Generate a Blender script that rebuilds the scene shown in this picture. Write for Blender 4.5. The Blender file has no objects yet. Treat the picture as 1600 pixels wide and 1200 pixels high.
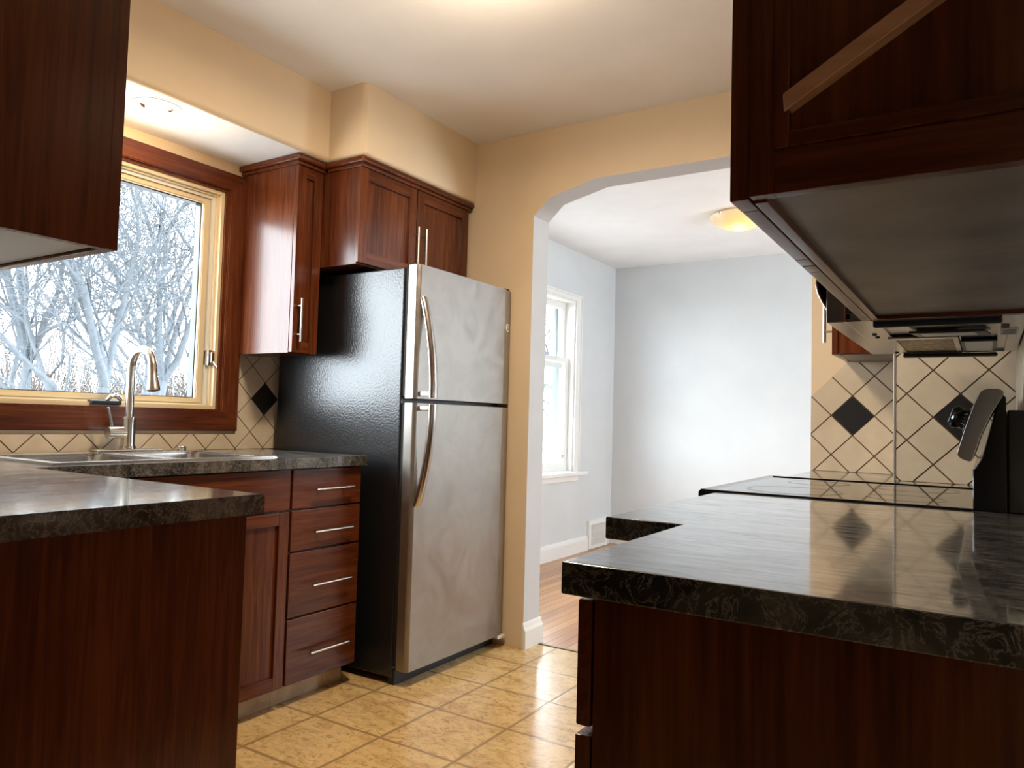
import bpy, bmesh, math, random
from mathutils import Vector, Matrix

S = bpy.context.scene
COL = S.collection
PI = math.pi

# ------------------------------------------------------------------ camera
CAM_H = 1.07
def camera():
    yaw, pitch, roll = 0.56508, 0.048237, 0.027222
    cy, sy, cp, sp = math.cos(yaw), math.sin(yaw), math.cos(pitch), math.sin(pitch)
    fwd = Vector((-sy * cp, cy * cp, sp))
    right = Vector((cy, sy, 0))
    up = right.cross(fwd)
    cr, sr = math.cos(roll), math.sin(roll)
    r2 = cr * right + sr * up
    u2 = -sr * right + cr * up
    cam = bpy.data.cameras.new('camera')
    cam.sensor_width = 36
    cam.lens = 1167.9 / 1600 * 36
    cam.clip_start = 0.02
    cam.clip_end = 200
    o = bpy.data.objects.new('camera', cam)
    COL.objects.link(o)
    m = Matrix((r2, u2, -fwd)).transposed().to_4x4()
    m.translation = Vector((0, 0, CAM_H))
    o.matrix_world = m
    S.camera = o
camera()

# ------------------------------------------------------------------ sky, exposure, lamps
S.view_settings.view_transform = 'Standard'
S.view_settings.look = 'None'
S.view_settings.gamma = 1
S.view_settings.use_curve_mapping = False
S.view_settings.exposure = 0.32
SKY = 18

w = bpy.data.worlds.new('overcast_sky')
S.world = w
w.use_nodes = True
nt = w.node_tree
nt.nodes.clear()
wo = nt.nodes.new('ShaderNodeOutputWorld')
bg = nt.nodes.new('ShaderNodeBackground')
bg.inputs['Strength'].default_value = SKY
ncl = nt.nodes.new('ShaderNodeTexNoise')
ncl.inputs['Scale'].default_value = 2.2
ncl.inputs['Detail'].default_value = 5
rcl = nt.nodes.new('ShaderNodeValToRGB')
rcl.color_ramp.elements[0].color = (0.80, 0.90, 1.0, 1)
rcl.color_ramp.elements[1].color = (0.95, 0.98, 1.0, 1)
rcl.color_ramp.elements[0].position = 0.35
rcl.color_ramp.elements[1].position = 0.65
tcw = nt.nodes.new('ShaderNodeTexCoord')
nt.links.new(tcw.outputs['Generated'], ncl.inputs['Vector'])
nt.links.new(ncl.outputs['Fac'], rcl.inputs['Fac'])
nt.links.new(rcl.outputs['Color'], bg.inputs['Color'])
nt.links.new(bg.outputs['Background'], wo.inputs['Surface'])

def lamp(name, loc, power, color, radius):
    l = bpy.data.lights.new(name, 'POINT')
    l.energy = power
    l.color = color
    l.shadow_soft_size = radius
    o = bpy.data.objects.new(name, l)
    o.location = loc
    COL.objects.link(o)
    return o

def portal(name, loc, rot, sx, sy):
    l = bpy.data.lights.new(name, 'AREA')
    l.shape = 'RECTANGLE'
    l.size, l.size_y = sx, sy
    l.cycles.is_portal = True
    o = bpy.data.objects.new(name, l)
    o.location = loc
    o.rotation_euler = rot
    COL.objects.link(o)
# openings through which the sky lights the rooms (sampling guides only)
portal('kitchen_window_daylight', (-2.95, 1.43, 1.55), (0, -PI / 2, 0), 1.0, 1.3)
portal('dining_window_daylight', (-3.02, 4.75, 1.38), (0, -PI / 2, 0), 1.5, 1.35)
portal('far_window_daylight', (1.78, 4.75, 1.5), (0, PI / 2, 0), 1.5, 2.0)

WARM = (1.0, 0.80, 0.56)
KITCHEN_LAMP_W, CAN_W, DINING_LAMP_W = 8, 3.5, 1
KITCHEN_DISK_W = 24

# ------------------------------------------------------------------ materials
class NT:
    def __init__(s, name):
        s.m = bpy.data.materials.new(name)
        s.m.use_nodes = True
        s.t = s.m.node_tree
        s.t.nodes.clear()
        s.out = s.n('ShaderNodeOutputMaterial')
        s.b = s.n('ShaderNodeBsdfPrincipled')
        s.l(s.b.outputs[0], s.out.inputs[0])
        s._co = None
    def n(s, t, **k):
        x = s.t.nodes.new(t)
        for a, v in k.items():
            setattr(x, a, v)
        return x
    def l(s, a, b):
        s.t.links.new(a, b)
    def co(s, scale=(1, 1, 1), rot=(0, 0, 0)):
        # world-scale coordinates of the surface (geometry position)
        if s._co is None:
            s._co = s.n('ShaderNodeNewGeometry')
        mp = s.n('ShaderNodeMapping')
        mp.inputs['Scale'].default_value = scale
        mp.inputs['Rotation'].default_value = rot
        s.l(s._co.outputs['Position'], mp.inputs['Vector'])
        return mp.outputs[0]
    def noise(s, vec, scale=5, detail=4, rough=0.55, dist=0.0):
        x = s.n('ShaderNodeTexNoise')
        x.inputs['Scale'].default_value = scale
        x.inputs['Detail'].default_value = detail
        x.inputs['Roughness'].default_value = rough
        x.inputs['Distortion'].default_value = dist
        s.l(vec, x.inputs['Vector'])
        return x.outputs['Fac']
    def ramp(s, fac, stops):
        r = s.n('ShaderNodeValToRGB')
        e = r.color_ramp.elements
        while len(e) < len(stops):
            e.new(0.5)
        for q, (p, c) in zip(e, stops):
            q.position = p
            q.color = (c, c, c, 1) if isinstance(c, (int, float)) else (*c, 1)
        s.l(fac, r.inputs['Fac'])
        return r.outputs['Color']
    def math(s, op, a, b=None):
        x = s.n('ShaderNodeMath', operation=op)
        for i, v in enumerate((a, b)):
            if v is None:
                continue
            if isinstance(v, (int, float)):
                x.inputs[i].default_value = v
            else:
                s.l(v, x.inputs[i])
        return x.outputs[0]
    def mix(s, fac, a, b):
        x = s.n('ShaderNodeMix', data_type='RGBA')
        for sock, v in ((x.inputs[0], fac), (x.inputs[6], a), (x.inputs[7], b)):
            if isinstance(v, (int, float)):
                sock.default_value = v
            elif isinstance(v, tuple):
                sock.default_value = (*v, 1)
            else:
                s.l(v, sock)
        return x.outputs[2]
    def bump(s, h, strength=0.1, dist=0.01, coat=False):
        x = s.n('ShaderNodeBump')
        x.inputs['Strength'].default_value = strength
        x.inputs['Distance'].default_value = dist
        s.l(h, x.inputs['Height'])
        s.l(x.outputs[0], s.b.inputs['Normal'])
        if coat:
            s.l(x.outputs[0], s.b.inputs['Coat Normal'])
    def set(s, **k):
        names = dict(col='Base Color', rough='Roughness', metal='Metallic', spec='Specular IOR Level',
                     coat='Coat Weight', coatr='Coat Roughness', em='Emission Color', ems='Emission Strength',
                     aniso='Anisotropic', alpha='Alpha', trans='Transmission Weight', ior='IOR')
        for a, v in k.items():
            sock = s.b.inputs[names[a]]
            if isinstance(v, tuple):
                sock.default_value = (*v, 1)
            elif isinstance(v, (int, float)):
                sock.default_value = v
            else:
                s.l(v, sock)
        return s.m

def plain(name, col, rough=0.5, **k):
    return NT(name).set(col=col, rough=rough, **k)

def paint(name, col, rough=0.55, tex=0.05):
    n = NT(name)
    v = n.co()
    f = n.noise(v, 3.0, 3)
    c2 = tuple(x * 0.94 for x in col)
    n.set(col=n.ramp(f, [(0.3, c2), (0.7, col)]), rough=rough, spec=0.35)
    n.bump(n.noise(v, 260, 2), tex, 0.002)
    return n.m

def wood(name, grain, dark, mid, light, rough=0.24, coat=0.10):
    n = NT(name)
    sc = {'x': (1.6, 30, 30), 'y': (30, 1.6, 30), 'z': (30, 30, 1.6)}[grain]
    big = {'x': (.7, 5, 5), 'y': (5, .7, 5), 'z': (5, 5, .7)}[grain]
    v1, v2 = n.co(sc), n.co(big)
    a = n.noise(v1, 2.2, 6, 0.6, 0.6)
    b = n.noise(v2, 1.3, 3, 0.5, 0.4)
    f = n.math('ADD', n.math('MULTIPLY', a, 0.6), n.math('MULTIPLY', b, 0.4))
    n.set(col=n.ramp(f, [(0.30, dark), (0.5, mid), (0.72, light)]), rough=rough, coat=coat, coatr=0.15, spec=0.33)
    n.bump(a, 0.03, 0.002)
    return n.m

CH = ((0.034, 0.0080, 0.0048), (0.098, 0.0250, 0.0088), (0.185, 0.056, 0.0175))
M = {}
M['wood_z'] = wood('cherry_wood_upright_grain', 'z', *CH)
M['wood_y'] = wood('cherry_wood_lengthwise_grain', 'y', *CH)
M['wood_x'] = wood('cherry_wood_crosswise_grain', 'x', *CH)
M['strip_wood'] = wood('light_brown_wood', 'x', (0.42, 0.225, 0.135), (0.55, 0.31, 0.195), (0.64, 0.39, 0.26), 0.4, 0.1)
M['tan'] = paint('tan_wall_paint', (0.72, 0.585, 0.415))
M['hall'] = paint('light_damping_hall_paint', (0.06, 0.05, 0.045))  # unseen hall, coloured dark so it bounces little light onto near cabinets
M['ceiling'] = paint('ceiling_paint', (0.88, 0.885, 0.89), 0.7, 0.08)
M['dining'] = paint('pale_grey_wall_paint', (0.64, 0.66, 0.67))
M['reveal'] = paint('arch_reveal_paint', (0.58, 0.59, 0.60))
M['white'] = plain('white_gloss_trim', (0.80, 0.79, 0.76), 0.3)
M['cream'] = paint('cream_frame_paint', (0.70, 0.585, 0.39), 0.35, 0.03)
M['vinyl'] = plain('pale_vinyl_track', (0.70, 0.70, 0.66), 0.35)
M['black'] = plain('black_gloss', (0.006, 0.006, 0.007), 0.12)
M['void'] = plain('black_plastic', (0.010, 0.010, 0.011), 0.5)
M['dark_metal'] = plain('dark_grey_metal', (0.03, 0.032, 0.035), 0.35, metal=0.6)
M['chrome'] = plain('bright_chrome', (0.75, 0.75, 0.74), 0.12, metal=1.0)
M['nickel'] = plain('brushed_nickel', (0.56, 0.54, 0.50), 0.26, metal=1.0)
M['melamine'] = plain('grey_white_cabinet_underside', (0.50, 0.51, 0.51), 0.35)
M['rubber'] = plain('black_rubber', (0.012, 0.012, 0.012), 0.7)
M['grout'] = plain('dark_grout', (0.11, 0.075, 0.048), 0.8)
M['tile_black'] = plain('black_tile', (0.022, 0.022, 0.024), 0.28)
M['edge_metal'] = plain('tile_edge_metal', (0.72, 0.70, 0.66), 0.3, metal=0.8)
M['dark_glass'] = plain('black_glass', (0.008, 0.008, 0.009), 0.03, spec=0.7)

def mk_tile():
    n = NT('beige_ceramic_tile')
    f = n.noise(n.co(), 9, 4)
    n.set(col=n.ramp(f, [(0.35, (0.56, 0.475, 0.36)), (0.65, (0.64, 0.55, 0.43))]), rough=0.22, spec=0.5)
    return n.m
M['tile'] = mk_tile()

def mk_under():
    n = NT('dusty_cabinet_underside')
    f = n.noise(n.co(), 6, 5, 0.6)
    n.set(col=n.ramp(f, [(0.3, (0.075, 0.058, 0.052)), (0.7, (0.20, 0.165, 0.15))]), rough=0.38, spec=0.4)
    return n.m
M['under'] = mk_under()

def mk_counter(name, rough, coat, sx, lo=0.6, hi=2.0, clo=0.45):
    n = NT(name)
    v = n.co((1, 1, 1))
    a = n.noise(v, 7, 7, 0.62, 1.4)
    b = n.noise(v, 26, 6, 0.65, 2.2)
    base = n.ramp(a, [(0.33, (0.016, 0.016, 0.017)), (0.52, (0.055, 0.054, 0.053)), (0.72, (0.17, 0.16, 0.148))])
    vein = n.ramp(b, [(0.485, 0.0), (0.515, 1.0), (0.545, 0.0)])
    c = n.mix(n.math('MULTIPLY', vein, 0.42), base, (0.36, 0.345, 0.32))
    rv = n.noise(n.co(sx), 3.0, 5, 0.65, 0.8)
    n.set(col=c, rough=n.ramp(rv, [(0.32, rough * lo), (0.68, rough * hi)]), spec=0.5, coat=n.ramp(rv, [(0.34, coat), (0.66, coat * clo)]), coatr=rough * 0.5)
    n.bump(n.noise(v, 14, 2), 0.035, 0.004, True)
    n.b.inputs['Coat IOR'].default_value = 1.6
    return n.m
M['counter'] = mk_counter('dark_marbled_laminate', 0.11, 1.0, (3, 22, 3))
M['counter_worn'] = mk_counter('worn_dark_marbled_laminate', 0.15, 0.45, (16, 1.5, 3), 0.8, 1.4, 0.7)

def mk_stainless():
    n = NT('smudged_stainless_steel')
    sm = n.noise(n.co((2.2, 2.2, 2.2)), 2.4, 5, 0.6, 2.8)
    br = n.noise(n.co((300, 300, 3)), 1.0, 2)
    n.set(col=n.ramp(sm, [(0.3, (0.30, 0.275, 0.25)), (0.7, (0.35, 0.325, 0.30))]), metal=0.9,
          rough=n.ramp(sm, [(0.3, 0.30), (0.7, 0.46)]))
    n.bump(br, 0.015, 0.001)
    return n.m
M['steel'] = mk_stainless()
M['steel_plain'] = plain('brushed_steel', (0.50, 0.48, 0.46), 0.22, metal=1.0)

def mk_fridge_side():
    n = NT('black_pebbled_steel')
    v = n.co()
    h = n.noise(v, 115, 2, 0.5)
    n.set(col=(0.010, 0.011, 0.013), rough=0.28, spec=0.5, coat=0.22, coatr=0.13)
    n.bump(h, 0.32, 0.003, True)
    return n.m
M['fridge_side'] = mk_fridge_side()

def mk_floor():
    n = NT('tan_vinyl_tile')
    g = n._co = n.n('ShaderNodeNewGeometry')
    sep = n.n('ShaderNodeSeparateXYZ')
    n.l(g.outputs['Position'], sep.inputs[0])
    def axis(s, off):
        x = n.math('DIVIDE', n.math('ADD', s, off), 0.3075)
        return n.math('ABSOLUTE', n.math('SUBTRACT', n.math('FRACT', x), 0.5)), n.math('FLOOR', x)
    fx, ix = axis(sep.outputs[0], 1.712 + 0.3075 * 20)
    fy, iy = axis(sep.outputs[1], -1.935 + 0.3075 * 20)
    e = n.math('MAXIMUM', fx, fy)
    line = n.ramp(e, [(0.474, 0.0), (0.486, 1.0)])
    wn = n.n('ShaderNodeTexWhiteNoise', noise_dimensions='2D')
    cb = n.n('ShaderNodeCombineXYZ')
    n.l(ix, cb.inputs[0]); n.l(iy, cb.inputs[1]); n.l(cb.outputs[0], wn.inputs['Vector'])
    v = n.co((3.2, 6, 1), (0, 0, 0.5))
    a = n.noise(v, 2.2, 7, 0.65, 1.6)
    b = n.noise(n.co((1, 1.6, 1)), 22, 5, 0.7, 2.0)
    base = n.ramp(a, [(0.28, (0.47, 0.285, 0.115)), (0.5, (0.68, 0.475, 0.215)), (0.72, (0.78, 0.58, 0.30))])
    base = n.mix(n.math('MULTIPLY', n.ramp(b, [(0.38, 1.0), (0.46, 0.0)]), 0.55), base, (0.20, 0.115, 0.05))
    base = n.mix(n.math('MULTIPLY', wn.outputs[0], 0.16), base, (0.33, 0.20, 0.09))
    c = n.mix(n.math('MULTIPLY', line, 0.8), base, (0.27, 0.175, 0.08))
    n.set(col=c, rough=n.ramp(b, [(0.3, 0.16), (0.7, 0.28)]), spec=0.5)
    hh = n.math('SUBTRACT', n.math('MULTIPLY', b, 0.5), line)
    n.bump(hh, 0.12, 0.004)
    return n.m
M['floor'] = mk_floor()

def mk_hardwood():
    n = NT('oak_strip_floor')
    g = n._co = n.n('ShaderNodeNewGeometry')
    sep = n.n('ShaderNodeSeparateXYZ')
    n.l(g.outputs['Position'], sep.inputs[0])
    x = n.math('DIVIDE', n.math('ADD', sep.outputs[0], 10), 0.057)
    fx = n.math('ABSOLUTE', n.math('SUBTRACT', n.math('FRACT', x), 0.5))
    line = n.ramp(fx, [(0.455, 0.0), (0.48, 1.0)])
    wn = n.n('ShaderNodeTexWhiteNoise', noise_dimensions='1D')
    n.l(n.math('FLOOR', x), wn.inputs['W'])
    a = n.noise(n.co((40, 1.5, 1)), 1.5, 5, 0.6)
    f = n.math('ADD', n.math('MULTIPLY', a, 0.6), n.math('MULTIPLY', wn.outputs[0], 0.4))
    base = n.ramp(f, [(0.25, (0.33, 0.135, 0.042)), (0.5, (0.50, 0.23, 0.080)), (0.8, (0.62, 0.33, 0.135))])
    n.set(col=n.mix(n.math('MULTIPLY', line, 0.8), base, (0.10, 0.04, 0.016)), rough=0.28, spec=0.5)
    n.bump(n.math('SUBTRACT', 1.0, line), 0.1, 0.002)
    return n.m
M['hardwood'] = mk_hardwood()

def mk_toe():
    n = NT('tan_vinyl_toe_kick')
    f = n.noise(n.co(), 14, 6, 0.65, 0.8)
    n.set(col=n.ramp(f, [(0.3, (0.42, 0.32, 0.21)), (0.7, (0.68, 0.55, 0.38))]), rough=0.4)
    return n.m
M['toe'] = mk_toe()

def mk_glass():
    n = NT('window_glass')
    tr = n.n('ShaderNodeBsdfTransparent')
    tr.inputs[0].default_value = (0.96, 0.98, 0.985, 1)
    gl = n.n('ShaderNodeBsdfGlossy')
    gl.inputs['Roughness'].default_value = 0.02
    lw = n.n('ShaderNodeLayerWeight')
    lw.inputs['Blend'].default_value = 0.5
    fr = n.math('ADD', n.math('MULTIPLY', n.math('POWER', lw.outputs['Facing'], 5), 0.95), 0.04)
    mx = n.n('ShaderNodeMixShader')
    n.l(fr, mx.inputs[0]); n.l(tr.outputs[0], mx.inputs[1]); n.l(gl.outputs[0], mx.inputs[2])
    n.l(mx.outputs[0], n.out.inputs[0])
    return n.m
M['glass'] = mk_glass()

def mk_filter():
    n = NT('greasy_aluminium_mesh')
    s = n.n('ShaderNodeTexVoronoi')
    s.inputs['Scale'].default_value = 1.0
    n.l(n.co((70, 70, 1)), s.inputs['Vector'])
    n.set(col=n.ramp(s.outputs['Distance'], [(0.1, (0.60, 0.47, 0.22)), (0.6, (0.12, 0.085, 0.035))]), metal=0.8, rough=0.35)
    n.bump(s.outputs['Distance'], 0.7, 0.004)
    return n.m
M['filter'] = mk_filter()

def mk_bark(name, a, b):
    n = NT(name)
    f = n.noise(n.co((4, 4, 1)), 4, 5, 0.6)
    return n.set(col=n.ramp(f, [(0.3, a), (0.7, b)]), rough=0.9)
M['bark'] = mk_bark('grey_bark', (0.042, 0.050, 0.058), (0.066, 0.076, 0.086))
M['brush'] = mk_bark('garden_brush', (0.044, 0.036, 0.030), (0.065, 0.054, 0.046))
M['yard'] = mk_bark('pale_winter_yard', (0.20, 0.195, 0.185), (0.30, 0.30, 0.30))
M['bulb'] = plain('lit_bulb', (1, 0.8, 0.5), 0.4, em=(1.0, 0.72, 0.40), ems=9.0)
M['bowl_lit'] = None
def mk_bowl():
    n = NT('amber_lit_glass_bowl')
    # the bulb inside: the glass glows strongest around it
    g = n.n('ShaderNodeNewGeometry')
    d = n.n('ShaderNodeVectorMath', operation='DISTANCE')
    n.l(g.outputs['Position'], d.inputs[0])
    d.inputs[1].default_value = (-1.33, 4.84, 2.39)
    k = n.ramp(d.outputs['Value'], [(0.07, (1.0, 0.42, 0.05)), (0.17, (0.42, 0.32, 0.18))])
    n.set(col=(0.56, 0.47, 0.32), rough=0.2, em=k, ems=0.8)
    return n.m
M['bowl_lit'] = mk_bowl()
M['kitchen_bowl'] = plain('lit_frosted_bowl', (0.9, 0.8, 0.6), 0.3, em=(1.0, 0.72, 0.42), ems=3.0)
M['label_paper'] = plain('faded_label_paper', (0.55, 0.55, 0.52), 0.6)
M['ink'] = plain('grey_print', (0.12, 0.12, 0.12), 0.7)
M['emblem_white'] = plain('white_emblem', (0.8, 0.8, 0.78), 0.3)
M['emblem_grey'] = plain('grey_emblem', (0.10, 0.11, 0.12), 0.3)
M['ring_grey'] = plain('printed_burner_ring', (0.11, 0.11, 0.11), 0.1)

# ------------------------------------------------------------------ mesh helper
class MB:
    def __init__(s):
        s.bm = bmesh.new()
    def box(s, x0, y0, z0, x1, y1, z1, bev=0.0, mi=0, seg=2):
        x0, x1 = min(x0, x1), max(x0, x1); y0, y1 = min(y0, y1), max(y0, y1); z0, z1 = min(z0, z1), max(z0, z1)
        r = bmesh.ops.create_cube(s.bm, size=1.0)
        vs = r['verts']
        for v in vs:
            v.co = Vector(((x0 + x1) / 2 + v.co.x * (x1 - x0), (y0 + y1) / 2 + v.co.y * (y1 - y0), (z0 + z1) / 2 + v.co.z * (z1 - z0)))
        for f in {f for v in vs for f in v.link_faces}:
            f.material_index = mi
        if bev > 0:
            bev = min(bev, 0.45 * min(x1 - x0, y1 - y0, z1 - z0))
            es = list({e for v in vs for e in v.link_edges})
            bmesh.ops.bevel(s.bm, geom=es, offset=bev, segments=seg, affect='EDGES', profile=0.5)
        return s
    def prism(s, poly, axis, a, b, mi=0, bev=0.0, seg=2):
        def P(u, v, t):
            return {'x': (t, u, v), 'y': (u, t, v), 'z': (u, v, t)}[axis]
        lo = [s.bm.verts.new(P(u, v, a)) for u, v in poly]
        hi = [s.bm.verts.new(P(u, v, b)) for u, v in poly]
        fs = [s.bm.faces.new(lo), s.bm.faces.new(hi[::-1])]
        n = len(poly)
        for i in range(n):
            j = (i + 1) % n
            fs.append(s.bm.faces.new((lo[i], hi[i], hi[j], lo[j])))
        for f in fs:
            f.material_index = mi
        bmesh.ops.recalc_face_normals(s.bm, faces=fs)
        if bev > 0:
            es = [e for e in {e for f in fs for e in f.edges}]
            bmesh.ops.bevel(s.bm, geom=es, offset=bev, segments=seg, affect='EDGES', profile=0.5)
        return fs
    def frame(s, axis, t0, t1, o, i, mi=0, mi2=None):
        # rectangular ring: o, i = (u0, v0, u1, v1) outer and inner, from t0 to t1 along axis
        def P(u, v, t):
            return {'x': (t, u, v), 'y': (u, t, v), 'z': (u, v, t)}[axis]
        def ring(r, t):
            return [s.bm.verts.new(P(u, v, t)) for u, v in ((r[0], r[1]), (r[2], r[1]), (r[2], r[3]), (r[0], r[3]))]
        a, b, c, d = ring(o, t0), ring(i, t0), ring(o, t1), ring(i, t1)
        fs = []
        for k in range(4):
            j = (k + 1) % 4
            fs.append(s.bm.faces.new((a[k], a[j], b[j], b[k])))
            fs.append(s.bm.faces.new((c[k], d[k], d[j], c[j])))
            fs.append(s.bm.faces.new((a[k], c[k], c[j], a[j])))
            g = s.bm.faces.new((b[k], b[j], d[j], d[k]))
            fs.append(g)
            g.material_index = mi if mi2 is None else mi2
        for k, f in enumerate(fs):
            if k % 4 != 3:
                f.material_index = mi
        bmesh.ops.recalc_face_normals(s.bm, faces=fs)
        return s
    def tube(s, pts, rad, seg=12, caps=True, mi=0):
        pts = [Vector(p) for p in pts]
        if isinstance(rad, (int, float)):
            rad = [rad] * len(pts)
        rings = []
        ref = None
        for k, p in enumerate(pts):
            t = (pts[min(k + 1, len(pts) - 1)] - pts[max(k - 1, 0)]).normalized()
            if ref is None:
                ref = Vector((0, 0, 1)) if abs(t.z) < 0.9 else Vector((1, 0, 0))
                ref = (ref - t * ref.dot(t)).normalized()
            else:
                ref = (ref - t * ref.dot(t)).normalized()
            b = t.cross(ref)
            rings.append([s.bm.verts.new(p + rad[k] * (math.cos(2 * PI * i / seg) * ref + math.sin(2 * PI * i / seg) * b)) for i in range(seg)])
        for r0, r1 in zip(rings, rings[1:]):
            for i in range(seg):
                j = (i + 1) % seg
                f = s.bm.faces.new((r0[i], r0[j], r1[j], r1[i]))
                f.material_index = mi
        if caps:
            f = s.bm.faces.new(rings[0][::-1]); f.material_index = mi
            f = s.bm.faces.new(rings[-1]); f.material_index = mi
        return s
    def lathe(s, prof, c, seg=40, axis=(0, 0, 1), mi=0):
        # prof: (radius, height) along axis from c
        ax = Vector(axis).normalized()
        u = Vector((1, 0, 0)) if abs(ax.x) < 0.9 else Vector((0, 1, 0))
        u = (u - ax * u.dot(ax)).normalized()
        v = ax.cross(u)
        c = Vector(c)
        rings = []
        for r, h in prof:
            if r < 1e-6:
                rings.append([s.bm.verts.new(c + ax * h)])
            else:
                rings.append([s.bm.verts.new(c + ax * h + r * (math.cos(2 * PI * i / seg) * u + math.sin(2 * PI * i / seg) * v)) for i in range(seg)])
        fs = []
        for r0, r1 in zip(rings, rings[1:]):
            for i in range(seg):
                j = (i + 1) % seg
                if len(r0) == 1 and len(r1) == 1:
                    continue
                if len(r0) == 1:
                    f = s.bm.faces.new((r0[0], r1[j], r1[i]))
                elif len(r1) == 1:
                    f = s.bm.faces.new((r0[i], r0[j], r1[0]))
                else:
                    f = s.bm.faces.new((r0[i], r0[j], r1[j], r1[i]))
                f.material_index = mi
                fs.append(f)
        bmesh.ops.recalc_face_normals(s.bm, faces=fs)
        return s
    def build(s, name, mat, parent=None, origin=None, angle=38):
        off = Vector(origin) if origin else Vector((0, 0, 0))
        if parent is not None:
            p = parent
            off = Vector((0, 0, 0))
            while p is not None:
                off += p.location
                p = p.parent
        for v in s.bm.verts:
            v.co -= off
        me = bpy.data.meshes.new(name)
        s.bm.to_mesh(me)
        s.bm.free()
        for m in (mat if isinstance(mat, (list, tuple)) else [mat]):
            me.materials.append(m)
        me.polygons.foreach_set('use_smooth', [True] * len(me.polygons))
        me.set_sharp_from_angle(angle=math.radians(angle))
        o = bpy.data.objects.new(name, me)
        COL.objects.link(o)
        md = o.modifiers.new('weighted_normals', 'WEIGHTED_NORMAL')
        md.keep_sharp = True
        md.weight = 100
        if parent is not None:
            o.parent = parent
        else:
            o.location = off
        return o

def thing(name, label, cat, loc, group=None):
    o = bpy.data.objects.new(name, None)
    o.empty_display_size = 0.05
    COL.objects.link(o)
    o.location = loc
    return tag(o, label, cat, group)

def tag(o, label, cat, group=None):
    o['label'] = label
    o['category'] = cat
    if group:
        o['group'] = group
    return o

def struct(o, label=None, cat=None):
    o['kind'] = 'structure'
    if label:
        o['label'] = label
    if cat:
        o['category'] = cat
    return o

W3 = [M['wood_z'], M['wood_y'], M['wood_x']]      # upright / lengthwise / crosswise grain

# ------------------------------------------------------------------ room shell
CEIL = 2.467
XW, XR = -2.79, 0.085           # window wall, range wall
YB, YA, YA2 = 0.34, 3.05, 3.193  # back wall, arch wall (kitchen face, dining face)
XD, YD, XE = -2.83, 6.17, 1.75   # dining: left, far, right walls
YH = -1.4                        # hall end behind the camera

b = MB(); b.box(-2.95, YH, -0.06, XR + 0.12, YA2 - 0.02, 0)
struct(b.build('floor', M['floor']), 'tan vinyl tile kitchen floor', 'floor')
b = MB(); b.box(XD - 0.1, YA2 - 0.02, -0.06, XE + 0.1, YD + 0.1, 0.0)
struct(b.build('floor_dining', M['hardwood']), 'brown hardwood strip floor of the dining room', 'floor')
b = MB(); b.box(-2.0, YA2 - 0.030, 0, -0.5, YA2 - 0.012, 0.004, 0.002)
struct(b.build('trim_1', plain('dull_brass_strip', (0.22, 0.17, 0.12), 0.5, metal=0.5)), 'thin metal strip where tile meets hardwood', 'threshold')
b = MB(); b.box(-3.0, YH - 0.1, CEIL, XE + 0.2, YD + 0.15, CEIL + 0.1)
struct(b.build('ceiling', M['ceiling']), 'white ceiling', 'ceiling')

# window wall (kitchen)
KW = (0.80, 1.060, 2.058, 2.046)   # rough opening y0 z0 y1 z1
b = MB(); b.frame('x', XW - 0.16, XW, (YB - 0.1, 0.0, YA, CEIL), KW)
struct(b.build('wall_window', M['tan']), 'tan wall with the wide kitchen window', 'wall')
# arch wall
arch = [(-2.79, 0), (-1.835, 0), (-1.835, 2.055), (-1.75, 2.135), (-1.512, 2.19), (-0.89, 2.19), (-0.652, 2.135), (-0.567, 2.055), (-0.567, 0), (XE, 0), (XE, CEIL), (-2.83, CEIL), (-2.83, 0)]
b = MB(); fs = b.prism(arch, 'y', YA, YA2)
for f in fs:
    n = f.normal
    f.material_index = 0 if n.y < -0.5 else (1 if n.y > 0.5 else 2)
struct(b.build('wall_arch', [M['tan'], M['dining'], M['reveal']]), 'tan wall with clipped corner archway to the dining room', 'wall')
b = MB(); b.box(XR, YH, 0, XR + 0.12, YA, CEIL)
struct(b.build('wall_right', M['tan']), 'tan wall behind the range', 'wall')
b = MB(); b.box(-2.95, YB - 0.1, 0, -1.26, YB, CEIL)
struct(b.build('wall_back', M['tan']), 'tan wall behind the left counter leg', 'wall')
b = MB(); b.box(-1.36, YH, 0, -1.26, YB - 0.1, CEIL)
struct(b.build('wall_hall', M['hall']), 'unseen hall wall, dark to cut bounce light', 'wall')
b = MB(); b.box(-1.36, YH - 0.1, 0, XR + 0.12, YH, CEIL)
struct(b.build('wall_hall_end', M['hall']), 'unseen hall end wall, dark to cut bounce light', 'wall')
# boxed chase in the corner beyond the range
b = MB(); b.box(-0.245, 2.70, 0, XR, YA, CEIL, 0.002)
struct(b.build('wall_chase', M['tan']), 'tan boxed corner beyond the range', 'wall')
# dining room
DW = (4.10, 0.655, 5.405, 2.062)
b = MB(); b.frame('x', XD - 0.16, XD, (YA2, 0.0, YD + 0.1, CEIL), DW)
struct(b.build('wall_dining_left', M['dining']), 'pale grey dining wall with white window', 'wall')
b = MB(); b.box(XD, YD, 0, XE + 0.1, YD + 0.1, CEIL)
struct(b.build('wall_dining_far', M['dining']), 'pale grey far wall of the dining room', 'wall')
FW = (4.05, 0.85, 5.45, 2.15)
b = MB(); b.frame('x', XE, XE + 0.1, (YA2, 0.0, YD, CEIL), FW)
struct(b.build('wall_dining_right', M['dining']), 'pale grey dining wall on the right', 'wall')

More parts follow.
